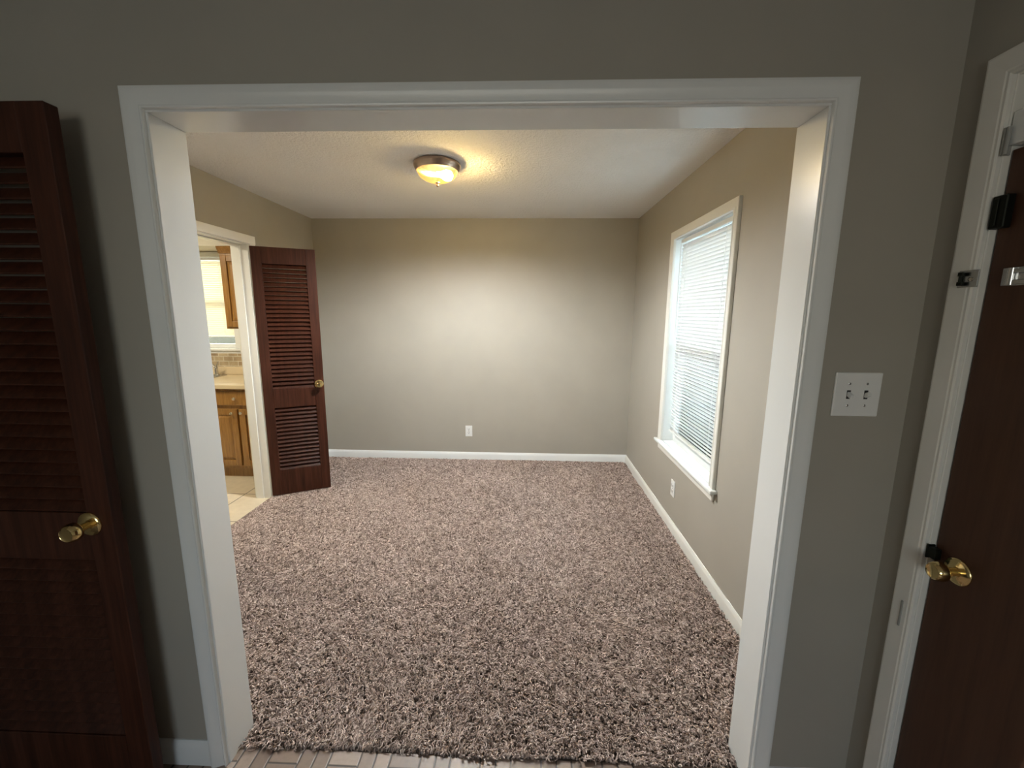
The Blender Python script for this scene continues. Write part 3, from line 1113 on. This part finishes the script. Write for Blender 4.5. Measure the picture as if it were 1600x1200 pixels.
t = empty('faucet', (-3.12, 2.892, cz + 0.006))
tag(t, 'steel kitchen faucet with lever at the back of the sink', 'faucet')
bm = bmesh.new()
lathe(bm, [(0, 0), (0.026, 0), (0.026, 0.008), (0.017, 0.016), (0.015, 0.060), (0.017, 0.075), (0.012, 0.085), (0, 0.087)], 24)
obj('base', bm, M_STEEL, t, True)
bm = bmesh.new()
pts = []
for i in range(13):
    a = math.pi * i / 12
    pts.append(Vector((-0.075 * (1 - math.cos(a)) * 0.75, -0.085 * (1 - math.cos(a)) * 0.9, 0.05 + 0.085 * math.sin(a))))
prev = None
for i, p in enumerate(pts):
    d = (pts[min(i + 1, 12)] - pts[max(i - 1, 0)]).normalized()
    q = d.to_track_quat('Z', 'Y')
    ring = [bm.verts.new(p + q @ Vector((0.009 * math.cos(2 * math.pi * k / 12), 0.009 * math.sin(2 * math.pi * k / 12), 0))) for k in range(12)]
    if prev:
        for k in range(12):
            bm.faces.new((prev[k], prev[(k + 1) % 12], ring[(k + 1) % 12], ring[k]))
    else:
        bm.faces.new(ring)
    prev = ring
bm.faces.new(list(reversed(prev)))
obj('spout', bm, M_STEEL, t, True)
obj('lever', B(-0.006, 0.006, -0.004, 0.004, 0.0, 0.06, 0.002, 1, Matrix.Translation((0.004, 0, 0.082)) @ Matrix.Rotation(math.radians(25), 4, 'Y')), M_STEEL, t)

# upper cabinet with crown moulding
UY = 2.668
t = empty('wall_cabinet', (-2.5, 2.83, 1.362))
tag(t, 'honey oak wall cabinet hanging right of the kitchen window', 'cabinet')
wpart('body', B(-2.800, XKW, UY, YB, 1.362, 2.040, 0.002), M_OAK, t, t)
raised_door(t, -2.782, -2.506, 1.380, 2.020, UY - 0.019, None, 0.052)
raised_door(t, -2.490, -2.225, 1.380, 2.020, UY - 0.019, None, 0.052)
bm = bmesh.new()
sweep(bm, [(0, 0), (0.000, 0.008), (0.014, 0.010), (0.022, 0.015), (0.040, 0.026), (0.052, 0.030), (0.060, 0.032), (0.060, 0.0)],
      lambda k, u, v: ((-2.803, XKW)[k], UY - v, 2.040 + u), 2)
wpart('crown_moulding', bm, M_OAK, t, t)
struct('ceiling_soffit', B(XK0, XKW, UY - 0.02, YB, 2.104, ZC), M_KWALL, 'pale soffit above the kitchen window and wall cabinet')

# kitchen window
w2 = empty('window_2', ((KW0 + KW1) / 2, YB, KWZ0))
w2['kind'] = 'structure'
w2['label'] = 'white kitchen window above the tile backsplash'
w2['category'] = 'window'
bm = bmesh.new()
box(bm, KW0 - 0.018, KW0, YB, YB + 0.13, KWZ0, KWZ1, 0.001)
box(bm, KW1, KW1 + 0.018, YB, YB + 0.13, KWZ0, KWZ1, 0.001)
box(bm, KW0 - 0.018, KW1 + 0.018, YB, YB + 0.13, KWZ1, KWZ1 + 0.018, 0.001)
wpart('jamb', bm, M_TRIM, w2, w2)
bm = bmesh.new()
box(bm, KW0 - 0.055, KW0, YB - 0.018, YB, KWZ0, KWZ1 + 0.045, 0.003)
box(bm, KW1, KW1 + 0.055, YB - 0.018, YB, KWZ0, KWZ1 + 0.045, 0.003)
box(bm, KW0, KW1, YB - 0.018, YB, KWZ1, KWZ1 + 0.045, 0.003)
wpart('casing', bm, M_TRIM, w2, w2)
wpart('stool', B(KW0 - 0.075, KW1 + 0.07, YB - 0.04, YB + 0.13, KWZ0 - 0.022, KWZ0, 0.004), M_TRIM, w2, w2)
wpart('apron', B(KW0 - 0.05, KW1 + 0.05, YB - 0.014, YB, KWZ0 - 0.052, KWZ0 - 0.022, 0.003), M_TRIM, w2, w2)
KM = (KWZ0 + KWZ1) / 2
for ya, z0, z1 in ((YB + 0.055, KWZ0, KM + 0.02), (YB + 0.09, KM - 0.02, KWZ1)):
    bm = bmesh.new()
    st = 0.04
    box(bm, KW0, KW0 + st, ya, ya + 0.03, z0, z1, 0.002)
    box(bm, KW1 - st, KW1, ya, ya + 0.03, z0, z1, 0.002)
    box(bm, KW0 + st, KW1 - st, ya + 0.001, ya + 0.029, z0, z0 + 0.042, 0.002)
    box(bm, KW0 + st, KW1 - st, ya + 0.001, ya + 0.029, z1 - 0.04, z1, 0.002)
    s = wpart('sash', bm, M_TRIM, w2, w2)
    wpart('glass_pane', B(KW0 + st - 0.006, KW1 - st + 0.006, ya + 0.013, ya + 0.017, z0 + 0.036, z1 - 0.034), M_GLASS, s, w2)
blind('window_blind', 'cream mini blind lowered over the kitchen window', KW0 + 0.008, KW1 - 0.01, YB + 0.025, KWZ1 - 0.004, 1.262, 'x', -1, M_KBLIND, 0.0215, math.radians(-62))

# ------------------------------------------------------------------ carpet pile


def make_carpet():
    rng = np.random.default_rng(7)
    x0, x1, y0, y1 = XLW + 0.002, XRW - 0.016, WT * 0.5 - 0.008, YB - 0.016
    dens = 30000
    n = int((x1 - x0) * (y1 - y0) * dens)
    px = rng.uniform(x0, x1, n)
    py = rng.uniform(y0, y1, n)
    # keep out of the jambs of the opening and the dividing wall, follow the doorway
    keep = np.ones(n, bool)
    inwall = py < T + 0.022
    keep &= ~(inwall & ((px < XL + 0.004) | (px > XR - 0.004)))
    edge = WT * 0.5 - 0.002 + 0.005 * np.sin(px * 9) + rng.uniform(-0.004, 0.004, n)
    keep &= ~(inwall & (py < edge))
    px, py = px[keep], py[keep]
    n = len(px)
    # slow random field for the lean of the pile (foot and vacuum marks)

    def field(scale, seed):
        r = np.random.default_rng(seed)
        gx, gy = int(4 / scale) + 3, int(4 / scale) + 3
        g = r.normal(size=(gx, gy))
        u = (px - x0) / scale
        v = (py - y0) / scale
        i, j = u.astype(int), v.astype(int)
        fu, fv = u - i, v - j
        fu, fv = fu * fu * (3 - 2 * fu), fv * fv * (3 - 2 * fv)
        return (g[i, j] * (1 - fu) + g[i + 1, j] * fu) * (1 - fv) + (g[i, j + 1] * (1 - fu) + g[i + 1, j + 1] * fu) * fv
    lx = 0.45 * field(0.32, 1) + 0.35 * field(0.05, 3)
    ly = 0.45 * field(0.36, 2) + 0.35 * field(0.05, 4)
    K = 5
    ph = rng.uniform(0, 2 * np.pi, n)
    tw = rng.uniform(1.5, 3.2, n) * rng.choice([-1, 1], n)
    ln = rng.uniform(0.020, 0.030, n)
    amp = rng.uniform(0.0035, 0.0075, n)
    rx = rng.normal(0, 0.45, n)
    ry = rng.normal(0, 0.45, n)
    P = np.zeros((n, K, 3), np.float32)
    hgt = ln * 0.72
    for k in range(K):
        s = k / (K - 1)
        P[:, k, 0] = px + (lx + rx) * ln * 0.6 * s ** 1.4 + amp * s * np.cos(ph + tw * s * 2.2)
        P[:, k, 1] = py + (ly + ry) * ln * 0.6 * s ** 1.4 + amp * s * np.sin(ph + tw * s * 2.2)
        P[:, k, 2] = 0.0005 + hgt * np.sin(s * 1.45) / math.sin(1.45) * (1 - 0.18 * np.minimum(1.5, (lx + rx) ** 2 + (ly + ry) ** 2) * s)
    P[:, :, 0] = np.clip(P[:, :, 0], x0 - 0.0, x1 + 0.002)
    P[:, :, 1] = np.clip(P[:, :, 1], y0 - 0.012, y1 + 0.002)
    nearj = (py < T + 0.03)
    P[nearj, :, 0] = np.clip(P[nearj, :, 0], XL + 0.002, XR - 0.002)
    hc = bpy.data.hair_curves.new('carpet_pile')
    hc.add_curves([K] * n)
    hc.attributes['position'].data.foreach_set('vector', P.reshape(-1))
    rad = np.tile(np.array([0.0021, 0.0021, 0.0020, 0.0018, 0.0011], np.float32), n) * np.repeat(rng.uniform(0.8, 1.2, n), K).astype(np.float32)
    ra = hc.attributes.get('radius') or hc.attributes.new('radius', 'FLOAT', 'POINT')
    ra.data.foreach_set('value', rad)
    ya = hc.attributes.new('yarn', 'FLOAT', 'CURVE')
    yarn = np.clip(0.5 + rng.normal(0, 0.26, n) + 0.06 * field(0.02, 9), 0, 1).astype(np.float32)
    ya.data.foreach_set('value', yarn)
    o = bpy.data.objects.new('carpet_pile', hc)
    hc.materials.append(M_YARN)
    COL.objects.link(o)
    tag(o, 'brown flecked shag carpet covering the far room floor', 'carpet', None, 'stuff')
    return o


make_carpet()
if hasattr(SC, 'cycles_curves'):
    SC.cycles_curves.shape = 'RIBBONS'
